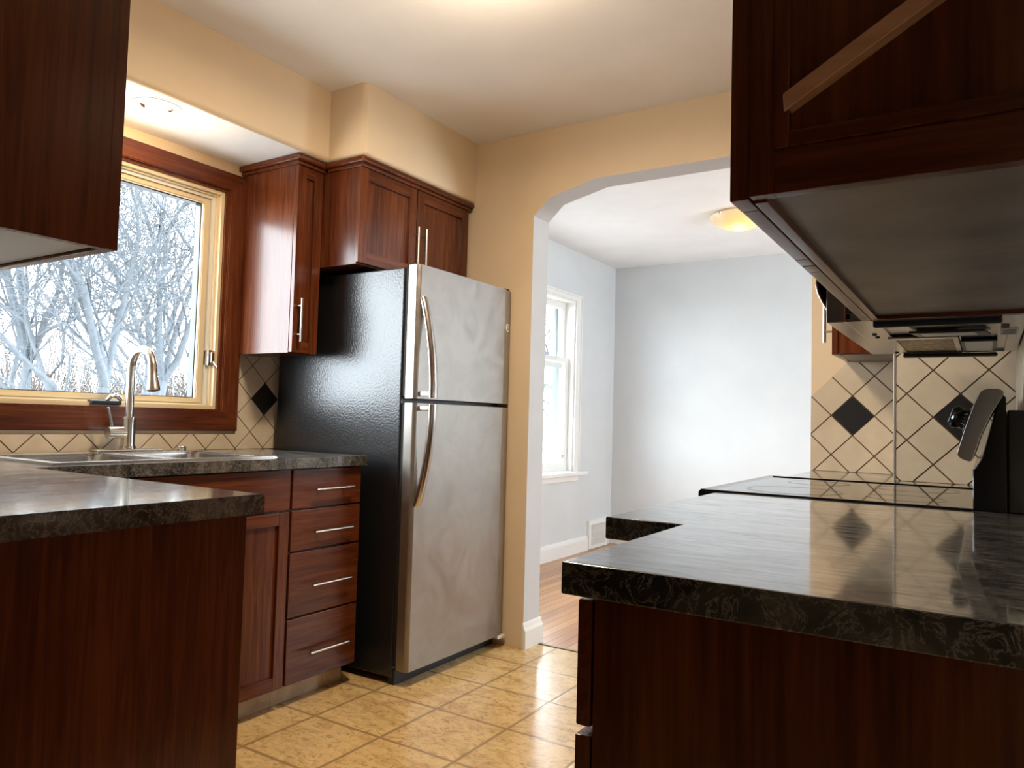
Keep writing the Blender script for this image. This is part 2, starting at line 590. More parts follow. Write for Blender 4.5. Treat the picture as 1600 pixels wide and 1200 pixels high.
# soffit (one boxed run, deeper over the fridge)
b = MB()
fs = b.prism([(XW, YB), (-2.385, YB), (-2.385, 2.24), (-2.18, 2.24), (-2.18, YA), (XW, YA)], 'z', 2.16, CEIL)
es = []
for f in fs:
    for e in f.edges:
        pts = [v.co for v in e.verts]
        fr = all(p.x > -2.5 for p in pts) and all(p.z < 2.2 for p in pts) and all(p.y > YB + .01 for p in pts) or (all(p.z < 2.2 and abs(p.x + 2.385) < .01 for p in pts))
        ve = all(abs(p.x + 2.18) < .01 and abs(p.y - 2.24) < .01 for p in pts)
        if (fr or ve) and e not in es:
            es.append(e)
bmesh.ops.bevel(b.bm, geom=es, offset=0.022, segments=5, affect='EDGES', profile=0.5)
b.bm.normal_update()
for f in b.bm.faces:
    f.material_index = 1 if f.normal.z < -0.9 else 0  # white underside: daylight on the tan paint, put into its colour
struct(b.build('wall_soffit', [M['tan'], M['ceiling']], angle=50), 'tan boxed soffit above the window and cabinets', 'soffit')
# soffit over the upper cabinets of the left leg and of the range side
b = MB(); b.box(-2.37, YB, 2.162, -1.16, YB + 0.345, CEIL, 0.004)
struct(b.build('wall_soffit.001', M['tan']), 'tan soffit above the left leg cabinet', 'soffit')
b = MB(); b.box(-0.21, 0.76, 2.162, XR, 2.69, CEIL, 0.004)
struct(b.build('wall_soffit.002', M['tan']), 'tan soffit above the range side cabinets', 'soffit')

# baseboards
def base_profile(x):    # stepped profile of a white baseboard, out = +x
    return [(x, 0), (x + 0.020, 0), (x + 0.020, 0.085), (x + 0.012, 0.098), (x + 0.008, 0.118), (x, 0.122)]
b = MB(); b.prism(base_profile(-1.835), 'y', YA - 0.012, YA2 + 0.012, bev=0.0015, seg=1)
struct(b.build('baseboard_arch', M['white']), 'white baseboard on the archway jamb', 'baseboard')
b = MB(); b.prism(base_profile(XD), 'y', YA2, 5.69)
struct(b.build('baseboard_left', M['white']), 'white baseboard under the dining window', 'baseboard')
b = MB(); b.box(-2.83, YD - 0.02, 0, XE, YD, 0.12, 0.004)
struct(b.build('baseboard_far', M['white']), 'white baseboard along the far dining wall', 'baseboard')

# ------------------------------------------------------------------ tile backsplashes
P = 0.148
def clip(poly, reg):
    out = poly
    n = len(reg)
    for i in range(n):
        (ax, ay), (bx, by) = reg[i], reg[(i + 1) % n]
        inp, out = out, []
        def side(p): return (bx - ax) * (p[1] - ay) - (by - ay) * (p[0] - ax)
        for k in range(len(inp)):
            p, q = inp[k], inp[(k + 1) % len(inp)]
            sp, sq = side(p), side(q)
            if sp >= 0: out.append(p)
            if (sp > 0) != (sq > 0) and abs(sp - sq) > 1e-12 and not (sp == 0 or sq == 0):
                t = sp / (sp - sq)
                out.append((p[0] + t * (q[0] - p[0]), p[1] + t * (q[1] - p[1])))
        if len(out) < 3:
            return []
    res = []
    for p in out:
        if not res or math.hypot(p[0] - res[-1][0], p[1] - res[-1][1]) > 1e-4:
            res.append(p)
    if len(res) > 2 and math.hypot(res[0][0] - res[-1][0], res[0][1] - res[-1][1]) < 1e-4:
        res.pop()
    return res if len(res) > 2 else []

def splash(name, axis, face, sgn, regions, centre, accents, label, inset=0.0):
    b = MB()
    g = 0.0030
    for reg in regions:
        a = sum(reg[i][0] * reg[(i + 1) % len(reg)][1] - reg[(i + 1) % len(reg)][0] * reg[i][1] for i in range(len(reg)))
        if a < 0:
            reg = reg[::-1]
        b.prism(reg, axis, face, face + sgn * 0.006, mi=1)
        us = [p[0] for p in reg]; vs = [p[1] for p in reg]
        for i in range(int((min(us) - centre[0]) / P * 2) - 2, int((max(us) - centre[0]) / P * 2) + 3):
            for j in range(int((min(vs) - centre[1]) / P * 2) - 2, int((max(vs) - centre[1]) / P * 2) + 3):
                if (i + j) % 2:
                    continue
                c = (centre[0] + i * P / 2, centre[1] + j * P / 2)
                h = P / 2 - g
                d = clip([(c[0] - h, c[1]), (c[0], c[1] - h), (c[0] + h, c[1]), (c[0], c[1] + h)], reg)
                if d:
                    b.prism(d, axis, face + sgn * 0.0055, face + sgn * 0.0085, mi=2 if (i, j) in accents else 0)
    return struct(b.build(name, [M['tile'], M['grout'], M['tile_black']]), label, 'tile backsplash')

splash('trim_2', 'x', XW, 1, [[(YB, 0.911), (2.128, 0.911), (2.128, 0.976), (YB, 0.976)],
                               [(2.128, 0.911), (YA, 0.911), (YA, 1.33), (2.128, 1.33)]],
       (2.281, 1.135), {(0, 0)}, 'beige diagonal tiles with a black tile beside the kitchen window')
splash('trim_3', 'y', YA, -1, [[(-0.566, 0.911), (-0.245, 0.911), (-0.245, 1.322), (-0.436, 1.322), (-0.566, 1.191)]],
       (-0.419, 1.121), {(0, 0)}, 'beige diagonal tiles with a black tile beside the archway')
splash('trim_4', 'y', 2.70, -1, [[(-0.243, 0.911), (XR, 0.911), (XR, 1.45), (-0.243, 1.45)]],
       (-0.064, 1.1145), {(0, 0)}, 'beige diagonal tiles beyond the range')
splash('trim_5', 'x', XR, -1, [[(0.78, 0.911), (2.69, 0.911), (2.69, 1.40), (0.78, 1.40)]],
       (2.52, 1.16), {(-6, 0), (-12, 0)}, 'beige diagonal tiles behind the range')
b = MB(); b.box(-0.250, 2.690, 0.911, -0.242, 2.702, 1.45, 0.002)
struct(b.build('trim_6', M['edge_metal']), 'thin metal corner strip at the tiled corner', 'edge strip')

# ------------------------------------------------------------------ kitchen window
CO = (0.715, 0.990, 2.130, 2.111)      # casing outer
CI = (0.80, 1.073, 2.045, 2.034)       # casing inner
def ring_parts(b, axis, t0, t1, o, i):  # mitred ring, sides take upright grain
    b.frame(axis, t0, t1, o, i)
win = struct(bpy.data.objects.new('window_1', None), 'wide kitchen window with dark wood casing and cream sash', 'window')
COL.objects.link(win); win.location = (XW, 1.42, 0.99)
b = MB(); b.frame('x', XW + 0.0, XW + 0.022, CO, CI)
b.bm.normal_update()
bmesh.ops.bevel(b.bm, geom=[e for e in b.bm.edges if all(v.co.x > XW + .02 for v in e.verts)], offset=0.004, segments=2, affect='EDGES')
for f in b.bm.faces:
    c = f.calc_center_median()
    f.material_index = 0 if (c.y > 2.046 or c.y < 0.80) and 1.05 < c.z < 2.05 else 1
b.build('casing', [M['wood_z'], M['wood_y']], win)
b = MB(); b.frame('x', XW - 0.02, XW + 0.008, CI, (0.812, 1.081, 2.032, 2.024))
b.build('casing_bead', [M['wood_z']], win)
b = MB()
b.frame('x', XW - 0.075, XW - 0.004, (0.812, 1.081, 2.032, 2.024), (0.826, 1.096, 2.018, 2.011))
b.frame('x', XW - 0.09, XW - 0.022, (0.826, 1.096, 2.018, 2.011), (0.835, 1.100, 2.009, 2.003))
b.build('frame', [M['cream']], win)
b = MB(); b.frame('x', XW - 0.09, XW - 0.034, (0.835, 1.100, 2.009, 2.003), (0.852, 1.103, 1.992, 1.990))
b.build('track', [M['vinyl']], win)
b = MB(); b.frame('x', XW - 0.10, XW - 0.042, (0.852, 1.103, 1.992, 1.990), (0.885, 1.128, 1.960, 1.966))
b.bm.normal_update()
bmesh.ops.bevel(b.bm, geom=[e for e in b.bm.edges if all(v.co.x > XW - .05 for v in e.verts)], offset=0.004, segments=2, affect='EDGES')
sash = b.build('sash', [M['cream']], win)
b = MB(); b.frame('x', XW - 0.095, XW - 0.060, (0.885, 1.128, 1.960, 1.966), (0.889, 1.131, 1.956, 1.962))
b.build('gasket', [M['dark_metal']], sash)
b = MB(); b.box(XW - 0.086, 0.887, 1.129, XW - 0.081, 1.958, 1.964)
b.build('pane', [M['glass']], sash)
# crank operator on the bottom frame
b = MB(); b.box(XW - 0.03, 1.50, 1.086, XW + 0.012, 1.612, 1.103, 0.004)
crank = b.build('crank_operator', M['dark_metal'], win); crank['label'] = 'dark metal window crank with folded handle'
b = MB(); b.tube([(XW + 0.010, 1.556, 1.103), (XW + 0.014, 1.568, 1.118), (XW + 0.014, 1.585, 1.122), (XW + 0.012, 1.602, 1.112), (XW + 0.010, 1.610, 1.104)], [.007, .008, .009, .008, .006], 10)
b.build('crank_handle', M['chrome'], crank)
# lock on the right jamb
b = MB(); b.box(XW - 0.045, 1.992, 1.268, XW - 0.012, 2.024, 1.335, 0.003)
lk = b.build('sash_lock', M['nickel'], win)
b = MB(); b.box(XW - 0.012, 2.002, 1.28, XW - 0.004, 2.018, 1.325, 0.003)
b.tube([(XW - 0.008, 2.012, 1.285), (XW + 0.004, 2.024, 1.262)], .004, 8)
b.build('lock_lever', M['nickel'], lk)

# ------------------------------------------------------------------ dining window
dw = struct(bpy.data.objects.new('window_2', None), 'white sash window in the dining room', 'window')
COL.objects.link(dw); dw.location = (XD, 4.75, 0.6)
b = MB(); b.frame('x', XD, XD + 0.02, (4.02, 0.655, 5.487, 2.10), (4.105, 0.66, 5.398, 2.055))
b.frame('x', XD + 0.02, XD + 0.026, (4.02, 0.655, 5.487, 2.10), (4.035, 0.657, 5.472, 2.088))
b.build('casing', M['white'], dw)
b = MB(); b.frame('x', XD - 0.14, XD + 0.005, (4.105, 0.66, 5.398, 2.055), (4.125, 0.675, 5.378, 2.037))
b.build('jamb', M['white'], dw)
b = MB(); b.box(XD - 0.02, 3.93, 0.637, XD + 0.055, 5.60, 0.668, 0.006)
b.build('sill', M['white'], dw)
b = MB(); b.box(XD, 4.02, 0.592, XD + 0.018, 5.49, 0.637, 0.004)
b.build('apron', M['white'], dw)
b = MB(); b.frame('x', XD - 0.115, XD - 0.08, (4.125, 1.50, 5.378, 2.037), (4.18, 1.545, 5.323, 1.985))
us = b.build('upper_sash', M['white'], dw)
b = MB(); b.box(XD - 0.10, 4.175, 1.54, XD - 0.095, 5.328, 1.99); b.build('pane', M['glass'], us)
b = MB(); b.frame('x', XD - 0.078, XD - 0.04, (4.125, 0.675, 5.378, 1.585), (4.18, 0.745, 5.323, 1.55))
ls = b.build('lower_sash', M['white'], dw)
b = MB(); b.box(XD - 0.06, 4.175, 0.74, XD - 0.055, 5.328, 1.555); b.build('pane', M['glass'], ls)
b = MB(); b.prism([(5.285, 0.775), (5.305, 0.775), (5.315, 0.805), (5.275, 0.805)], 'x', XD - 0.04, XD - 0.03, bev=0.002, seg=1)
b.build('sash_lift', M['nickel'], ls)
# storm frame outside the sashes
b = MB(); b.frame('x', XD - 0.16, XD - 0.13, (4.125, 0.675, 5.378, 2.037), (4.21, 0.72, 5.285, 1.99))
b.box(XD - 0.16, 4.21, 1.33, XD - 0.14, 5.285, 1.37)
b.build('storm_frame', plain('weathered_storm_frame', (0.55, 0.62, 0.62), 0.5), dw)
# wide window on the right dining wall
fw = struct(bpy.data.objects.new('window_3', None), 'wide white window on the right dining wall', 'window')
COL.objects.link(fw); fw.location = (XE, 4.75, 0.75)
b = MB(); b.frame('x', XE - 0.02, XE + 0.08, (3.98, 0.78, 5.52, 2.22), (4.10, 0.90, 5.40, 2.10))
b.build('frame', M['white'], fw)
b = MB(); b.box(XE + 0.03, 4.09, 0.89, XE + 0.035, 5.41, 2.11); b.build('pane', M['glass'], fw)

# ------------------------------------------------------------------ cabinet pieces
def shaker(b, axis, face, sgn, a0, a1, z0, z1, th=0.02, st=0.045, rec=0.012):
    """stiles and rails around a recessed panel; face = outer plane, sgn = outward"""
    def bx(u0, v0, u1, v1, t0, t1, mi, bev=0.0015):
        if axis == 'x':
            b.box(min(t0, t1), u0, v0, max(t0, t1), u1, v1, bev, mi)
        else:
            b.box(u0, min(t0, t1), v0, u1, max(t0, t1), v1, bev, mi)
    ba = face - sgn * th
    bx(a0, z0, a0 + st, z1, ba, face, 0)
    bx(a1 - st, z0, a1, z1, ba, face, 0)
    hm = 1 if axis == 'x' else 2
    bx(a0 + st, z0, a1 - st, z0 + st, ba, face - sgn * 0.0004, hm)
    bx(a0 + st, z1 - st, a1 - st, z1, ba, face - sgn * 0.0004, hm)
    bx(a0 + st - 0.004, z0 + st - 0.004, a1 - st + 0.004, z1 - st + 0.004, ba + sgn * 0.002, face - sgn * rec, 0, 0)

def bar_handle(parent, axis, face, sgn, p, q, name='handle', r=0.0058, out=0.032):
    """bar between p and q (a, z) on the plane axis=face"""
    def P3(a, z, t):
        return (face + sgn * t, a, z) if axis == 'x' else (a, face + sgn * t, z)
    b = MB()
    A, B = Vector((p[0], p[1])), Vector((q[0], q[1]))
    b.tube([P3(*A, out), P3(*B, out)], r, 12)
    for t in (0.17, 0.83):
        c = A.lerp(B, t)
        b.tube([P3(*c, -0.001), P3(*c, out)], r * 0.75, 10)
    return b.build(name, M['nickel'], parent)

# ------------------------------------------------------------------ left base cabinets
FX = -2.14      # door faces of the sink run
sinkcab = thing('base_cabinet', 'dark cherry sink base cabinet with shaker door under the sink', 'cabinet', (-2.45, 1.6, 0))
b = MB()
b.box(XW + 0.012, YB + 0.01, 0.10, XW + 0.03, 1.893, 0.8715)                # back
b.box(XW + 0.03, 1.874, 0.10, FX - 0.022, 1.893, 0.8715)                  # right side
b.box(XW + 0.03, 1.02, 0.10, FX - 0.022, 1.874, 0.118)                    # bottom
b.box(FX - 0.040, 1.02, 0.10, FX - 0.022, 1.874, 0.14, 0.001)
b.box(FX - 0.040, 1.02, 0.69, FX - 0.022, 1.874, 0.8715, 0.001)
b.build('carcass', W3, sinkcab)
b = MB(); b.box(FX - 0.02, 1.02, 0.722, FX, 1.888, 0.866, 0.002, 1)
b.build('false_drawer_front', W3, sinkcab)
for k, (a0, a1) in enumerate(((1.455, 1.888), (1.02, 1.450))):
    b = MB(); shaker(b, 'x', FX, 1, a0, a1, 0.085, 0.714)
    d = b.build('door', W3, sinkcab)
    bar_handle(d, 'x', FX, 1, (a0 + 0.03 if k == 0 else a1 - 0.03, 0.50), (a0 + 0.03 if k == 0 else a1 - 0.03, 0.68))
b = MB(); b.box(FX - 0.085, 1.02, 0.0, FX - 0.07, 1.893, 0.10)
b.build('toe_kick', M['toe'], sinkcab)

dr = thing('drawer_cabinet', 'dark cherry four drawer base cabinet beside the fridge', 'cabinet', (-2.45, 2.08, 0))
b = MB()
b.box(XW + 0.012, 1.895, 0.10, FX - 0.022, 2.256, 0.8715, 0.001)
b.build('carcass', W3, dr)
for z0, z1 in ((0.722, 0.866), (0.567, 0.716), (0.327, 0.561), (0.085, 0.321)):
    b = MB(); b.box(FX - 0.02, 1.898, z0, FX, 2.252, z1, 0.003, 1)
    d = b.build('drawer', W3, dr)
    zh = {0.722: 0.792, 0.567: 0.634, 0.327: 0.437, 0.085: 0.189}[z0]
    bar_handle(d, 'x', FX, 1, (1.985, zh), (2.182, zh))
b = MB(); b.box(FX - 0.085, 1.895, 0.0, FX - 0.07, 2.25, 0.10, 0.002)
b.build('toe_kick', M['toe'], dr)

pen = thing('base_cabinet', 'near left base cabinet with plain dark end panel', 'cabinet', (-1.7, 0.66, 0))
b = MB(); b.box(-2.12, YB + 0.01, 0.10, -1.27, 0.974, 0.8715, 0.001)
b.build('carcass', W3, pen)
b = MB(); b.box(-1.268, YB + 0.01, 0.0, -1.25, 0.976, 0.8715, 0.001, 0)
b.build('end_panel', W3, pen)
for a0, a1 in ((-1.69, -1.252), (-2.11, -1.695)):
    b = MB(); shaker(b, 'y', 0.996, 1, a0, a1, 0.085, 0.866)
    d = b.build('door', W3, pen)
    ha = a0 + 0.03
    bar_handle(d, 'y', 0.996, 1, (ha, 0.66), (ha, 0.83))
b = MB(); b.box(-2.12, 0.905, 0.0, -1.27, 0.92, 0.10)
b.build('toe_kick', M['toe'], pen)

# left worktop: one L with a cut-out for the sink
b = MB()
ct0, ct1 = 0.872, 0.910
SK = (-2.665, 1.09, -2.195, 1.85)     # cut-out x0 y0 x1 y1
pts = dict(a=(XW, YB), b=(-1.21, YB), c=(-1.21, 1.003), d=(-2.12, 1.003), e=(-2.12, 2.264), f=(XW, 2.264))
def poly_sheet(b, polys, z0, z1):
    vt = {}
    def V(p, z):
        k = (round(p[0], 4), round(p[1], 4), z)
        if k not in vt:
            vt[k] = b.bm.verts.new((p[0], p[1], z))
        return vt[k]
    edges = {}
    fs = []
    for poly in polys:
        fs.append(b.bm.faces.new([V(p, z1) for p in poly]))
        fs.append(b.bm.faces.new([V(p, z0) for p in poly][::-1]))
        for i in range(len(poly)):
            p, q = poly[i], poly[(i + 1) % len(poly)]
            kp, kq = (round(p[0], 4), round(p[1], 4)), (round(q[0], 4), round(q[1], 4))
            if (kq, kp) in edges:
                del edges[(kq, kp)]
            else:
                edges[(kp, kq)] = (p, q)
    for p, q in edges.values():
        fs.append(b.bm.faces.new((V(p, z0), V(q, z0), V(q, z1), V(p, z1))))
    bmesh.ops.recalc_face_normals(b.bm, faces=fs)
    bmesh.ops.dissolve_limit(b.bm, angle_limit=0.01, verts=b.bm.verts[:], edges=b.bm.edges[:])
    return fs
x0, y0, x1, y1 = SK
xs = [XW + 0.0005, x0, x1, -2.12]
ys = [YB, 1.003, y0, y1, 2.264]
polys = []
for i in range(3):
    for j in range(4):
        if i == 1 and j == 2:
            continue
        polys.append([(xs[i], ys[j]), (xs[i + 1], ys[j]), (xs[i + 1], ys[j + 1]), (xs[i], ys[j + 1])])
polys.append([(-2.12, YB), (-1.21, YB), (-1.21, 1.003), (-2.12, 1.003)])
poly_sheet(b, polys, ct0, ct1)
bmesh.ops.bevel(b.bm, geom=[e for e in b.bm.edges if abs(e.verts[0].co.z - e.verts[1].co.z) < 1e-4 and e.verts[0].co.z > 0.9 and len(e.link_faces) == 2 and e.calc_face_angle(0) > 0.5],
                offset=0.003, segments=2, affect='EDGES')
tag(b.build('worktop', M['counter_worn'], None, (XW, YB, ct0)), 'dark marbled L-shaped worktop around the sink', 'countertop')

# ------------------------------------------------------------------ sink and faucet
sk = thing('sink', 'stainless steel double bowl sink set into the worktop', 'sink', (-2.43, 1.47, ct1))
b = MB()
zt = ct1 + 0.006
bowls = [(-2.61, 1.12, -2.225, 1.44), (-2.61, 1.50, -2.225, 1.82)]
xs = [-2.735, -2.61, -2.225, -2.185]; ys = [1.08, 1.12, 1.44, 1.50, 1.82, 1.86]
polys = []
for i in range(3):
    for j in range(5):
        if i == 1 and j in (1, 3):
            continue
        polys.append([(xs[i], ys[j]), (xs[i + 1], ys[j]), (xs[i + 1], ys[j + 1]), (xs[i], ys[j + 1])])
poly_sheet(b, polys, ct1 + 0.0005, zt)
bmesh.ops.bevel(b.bm, geom=[e for e in b.bm.edges if e.verts[0].co.z > zt - 1e-4 and e.verts[1].co.z > zt - 1e-4 and len(e.link_faces) == 2 and e.calc_face_angle(0) > 0.5],
                offset=0.0035, segments=2, affect='EDGES')
b.build('rim', M['steel_plain'], sk)
for (x0, y0, x1, y1) in bowls:
    b = MB()
    rings = []
    for ins, z in ((-0.002, zt - 0.002), (0.0, zt - 0.010), (0.008, zt - 0.15), (0.03, zt - 0.178), (0.12, zt - 0.184)):
        rr = max(0.045 - ins * 0.2, 0.02)
        ring = []
        for cx, cy, a0 in ((x1 - ins - rr, y1 - ins - rr, 0), (x0 + ins + rr, y1 - ins - rr, 90), (x0 + ins + rr, y0 + ins + rr, 180), (x1 - ins - rr, y0 + ins + rr, 270)):
            for k in range(6):
                t = math.radians(a0 + 18 * k)
                ring.append(b.bm.verts.new((cx + rr * math.cos(t), cy + rr * math.sin(t), z)))
        rings.append(ring)
    for r0, r1 in zip(rings, rings[1:]):
        for i in range(24):
            b.bm.faces.new((r0[i], r0[(i + 1) % 24], r1[(i + 1) % 24], r1[i]))
    b.bm.faces.new(rings[-1])
    bmesh.ops.recalc_face_normals(b.bm, faces=b.bm.faces[:])
    bmesh.ops.reverse_faces(b.bm, faces=b.bm.faces[:])
    bowl = b.build('bowl', M['steel_plain'], sk, angle=60)
    b = MB(); b.lathe([(0.0, 0.006), (0.02, 0.006), (0.028, 0.004), (0.042, 0.006), (0.044, 0.001)], ((x0 + x1) / 2, (y0 + y1) / 2, zt - 0.184), 24)
    b.build('drain', M['chrome'], bowl)
b = MB(); b.lathe([(0, .016), (0.016, .015), (0.018, 0.011), (0.018, 0.0)], (-2.695, 1.815, zt), 24)
b.build('hole_cap', M['chrome'], sk)

fx, fy = -2.692, 1.592
fz = zt + 0.0005
fc = thing('faucet', 'tall brushed nickel gooseneck faucet behind the sink', 'faucet', (fx, fy, fz))
b = MB(); b.box(fx - 0.03, fy - 0.128, fz, fx + 0.03, fy + 0.128, fz + 0.008, 0.004)
b.build('base_plate', M['nickel'], fc)
b = MB(); b.lathe([(0, 0.008), (0.029, 0.008), (0.029, 0.016), (0.0245, 0.022), (0.0235, 0.118), (0.026, 0.120), (0.026, 0.126), (0.0, 0.127)], (fx, fy, fz), 32)
b.build('body', M['nickel'], fc)
pts = [(fx, fy, fz + 0.12), (fx, fy, fz + 0.305)]
R = 0.066
pts = [(fx, fy, fz + 0.12 + 0.19 * k / 5) for k in range(6)]
for k in range(1, 15):
    t = PI - (PI - 0.16) * k / 14
    pts.append((fx + R + R * math.cos(t), fy, fz + 0.31 + R * math.sin(t)))
b = MB(); b.tube(pts, 0.0145, 18)
b.build('spout', M['nickel'], fc)
e = Vector(pts[-1])
dn = Vector((0.15, 0, -1)).normalized()
b = MB(); b.lathe([(0, 0), (0.0155, 0), (0.0155, 0.022), (0.017, 0.05), (0.0225, 0.082), (0.0235, 0.094), (0.0215, 0.097), (0.018, 0.0975), (0.0, 0.094)], e, 28, dn)
sh = b.build('spray_head', M['nickel'], fc)
b = MB(); b.tube([e + dn * 0.0932, e + dn * 0.0985], 0.0165, 20)
b.build('aerator', M['rubber'], sh)
lv = MB(); lv.tube([(fx, fy - 0.015, fz + 0.068), (fx, fy - 0.078, fz + 0.068)], 0.0215, 24)
lvo = lv.build('handle_hub', M['nickel'], fc)
lv = MB(); lv.tube([(fx, fy - 0.063, fz + 0.085), (fx, fy - 0.068, fz + 0.115), (fx, fy - 0.080, fz + 0.160)], [.0055, .0052, .0048], 12)
lv.build('lever', M['nickel'], lvo)

# ------------------------------------------------------------------ refrigerator
rf = thing('refrigerator', 'stainless top freezer refrigerator with black sides', 'refrigerator', (-2.36, 2.68, 0))
F0, F1 = 2.318, 3.040
b = MB(); b.box(-2.745, F0 + 0.004, 0.028, -2.005, F1, 1.685, 0.008)
b.build('cabinet', M['fridge_side'], rf)
b = MB(); b.box(-2.03, F0 + 0.010, 0.0, -1.995, F1 - 0.01, 0.062, 0.004)
b.build('base_grille', M['void'], rf)
def fridge_door(name, z0, z1):
    b = MB()
    prof = [(-1.980, F0)]
    for k in range(7):
        t = PI + 0.0 - (PI / 2) * k / 6   # rounded left edge
        prof.append((-1.945 + 0.020 * math.sin((k / 6) * PI / 2), F0 + 0.020 - 0.020 * math.cos((k / 6) * PI / 2)))
    prof += [(-1.924, F0 + 0.10), (-1.9225, F0 + 0.36), (-1.924, 2.956), (-1.944, F1 - 0.006), (-1.949, F1 - 0.001), (-1.956, F1), (-1.980, F1)]
    b.prism(prof, 'z', z0, z1, bev=0)
    d = b.build(name, M['steel'], rf, angle=11)
    g = MB(); g.box(-2.006, F0 + 0.012, z0 + 0.008, -1.9795, F1 - 0.008, z1 - 0.006)
    g.build('gasket', M['rubber'], d)
    return d
df = fridge_door('freezer_door', 1.146, 1.690)
dr2 = fridge_door('fridge_door', 0.064, 1.128)
def bow(b, z0, z1, flip):
    """tapered bow handle: meets the door at one end, stands off at the other"""
    n = 20
    rows = []
    for k in range(n + 1):
        t = k / n
        z = z0 + (z1 - z0) * t
        x = -1.928 + 0.066 * math.sin(min(t * 1.0, 1) * PI / 2) ** 0.8
        th = 0.0155
        wd = 0.018 + 0.004 * t
        yc = 2.348 + 0.004 * t
        rows.append([b.bm.verts.new((x + th * math.cos(a) * 1.0, yc + wd * math.sin(a), z)) for a in [2 * PI * i / 14 for i in range(14)]])
    for r0, r1 in zip(rows, rows[1:]):
        for i in range(14):
            b.bm.faces.new((r0[i], r0[(i + 1) % 14], r1[(i + 1) % 14], r1[i]))
    b.bm.faces.new(rows[0][::-1]); b.bm.faces.new(rows[-1])
    bmesh.ops.recalc_face_normals(b.bm, faces=b.bm.faces[:])
b = MB(); bow(b, 1.560, 1.150, False)
b.box(-1.926, 2.34, 1.156, -1.862, 2.362, 1.176, 0.003)
b.build('handle', M['steel_plain'], df, angle=60)
b = MB(); bow(b, 0.715, 1.124, True)
b.box(-1.926, 2.34, 1.098, -1.862, 2.362, 1.118, 0.003)
b.build('handle', M['steel_plain'], dr2, angle=60)
b = MB(); b.lathe([(0.019, 0), (0.019, 0.003), (0.0, 0.0035)], (-1.9345, 2.995, 1.51), 28, (1, 0.255, 0), 0)
b.lathe([(0.0125, 0.003), (0.0125, 0.0042), (0.0, 0.0045)], (-1.9345, 2.995, 1.51), 28, (1, 0.255, 0), 1)
b.lathe([(0.005, 0.0042), (0.005, 0.005), (0.0, 0.0052)], (-1.9345, 2.995, 1.51), 20, (1, 0.255, 0), 0)
b.build('emblem', [M['emblem_white'], M['emblem_grey']], df)
b = MB(); b.box(-1.985, 2.975, 0.044, -1.925, 3.034, 0.058, 0.003)
b.build('hinge', M['white'], rf)['label'] = 'pale lower door hinge'
b = MB(); b.box(-2.03, 2.99, 1.6915, -1.95, 3.034, 1.703, 0.004)
b.build('hinge_cap', M['void'], rf)

# ------------------------------------------------------------------ upper cabinets on the window wall
def crown(b, boxes):
    for (x0, y0, x1, y1, ox, oy) in boxes:
        b.box(x0, y0 - oy * 0.4, 2.118, x1 + ox * 0.4, y1, 2.134, 0.004, 1)
        b.box(x0, y0 - oy, 2.132, x1 + ox, y1, 2.1585, 0.008, 1, 3)

hc = thing('wall_cabinet', 'narrow tall cherry wall cabinet hanging right of the kitchen window', 'cabinet', (-2.6, 2.19, 1.325))
HX, HY = -2.432, 2.118
b = MB(); b.box(XW, HY, 1.325, HX - 0.020, 2.262, 2.125, 0.0015, 0)
b.build('carcass', W3, hc)
b = MB(); shaker(b, 'x', HX, 1, HY + 0.002, 2.258, 1.328, 2.118, st=0.046)
d = b.build('door', W3, hc)
bar_handle(d, 'x', HX, 1, (2.140, 1.372), (2.140, 1.553))
b = MB(); crown(b, [(XW, HY, HX, 2.262, 0.026, 0.026)])
b.build('crown_moulding', W3, hc)

oc = thing('wall_cabinet', 'wide two door cherry wall cabinet above the refrigerator', 'cabinet', (-2.5, 2.65, 1.707))
OX = -2.206
b = MB(); b.box(XW, 2.264, 1.707, OX - 0.020, 3.046, 2.125, 0.0015, 0)
b.build('carcass', W3, oc)
for a0, a1, ha in ((2.266, 2.622, 2.603), (2.626, 3.026, 2.660)):
    b = MB(); shaker(b, 'x', OX, 1, a0 - 0.012 if a0 < 2.3 else a0, a1, 1.712, 2.118, st=0.05)
    d = b.build('door', W3, oc)
    bar_handle(d, 'x', OX, 1, (ha, 1.735), (ha, 1.937))
b = MB(); crown(b, [(HX + 0.028, 2.264, OX, 3.046, 0.024, 0.024)])
b.build('crown_moulding', W3, oc)

# ------------------------------------------------------------------ upper left cabinet (over the left leg)
ul = thing('wall_cabinet', 'near left wall cabinet with dark end panel and pale underside', 'cabinet', (-1.7, 0.5, 1.325))
b = MB(); b.box(-2.36, YB, 1.338, -1.20, 0.648, 2.16, 0.001, 0)
b.build('carcass', W3, ul)
b = MB(); b.box(-1.20, YB, 1.325, -1.185, 0.648, 2.16, 0.001, 0)
b.build('end_panel', W3, ul)
b = MB(); b.box(-2.355, YB + 0.005, 1.331, -1.2005, 0.645, 1.337)
b.build('underside', M['melamine'], ul)['label'] = 'pale grey cabinet underside'
for a0, a1 in ((-1.77, -1.186), (-2.355, -1.775)):
    b = MB(); shaker(b, 'y', 0.668, 1, a0, a1, 1.326, 2.15)
    d = b.build('door', W3, ul)
    ha = a0 + 0.035
    bar_handle(d, 'y', 0.668, 1, (ha, 1.38), (ha, 1.56))

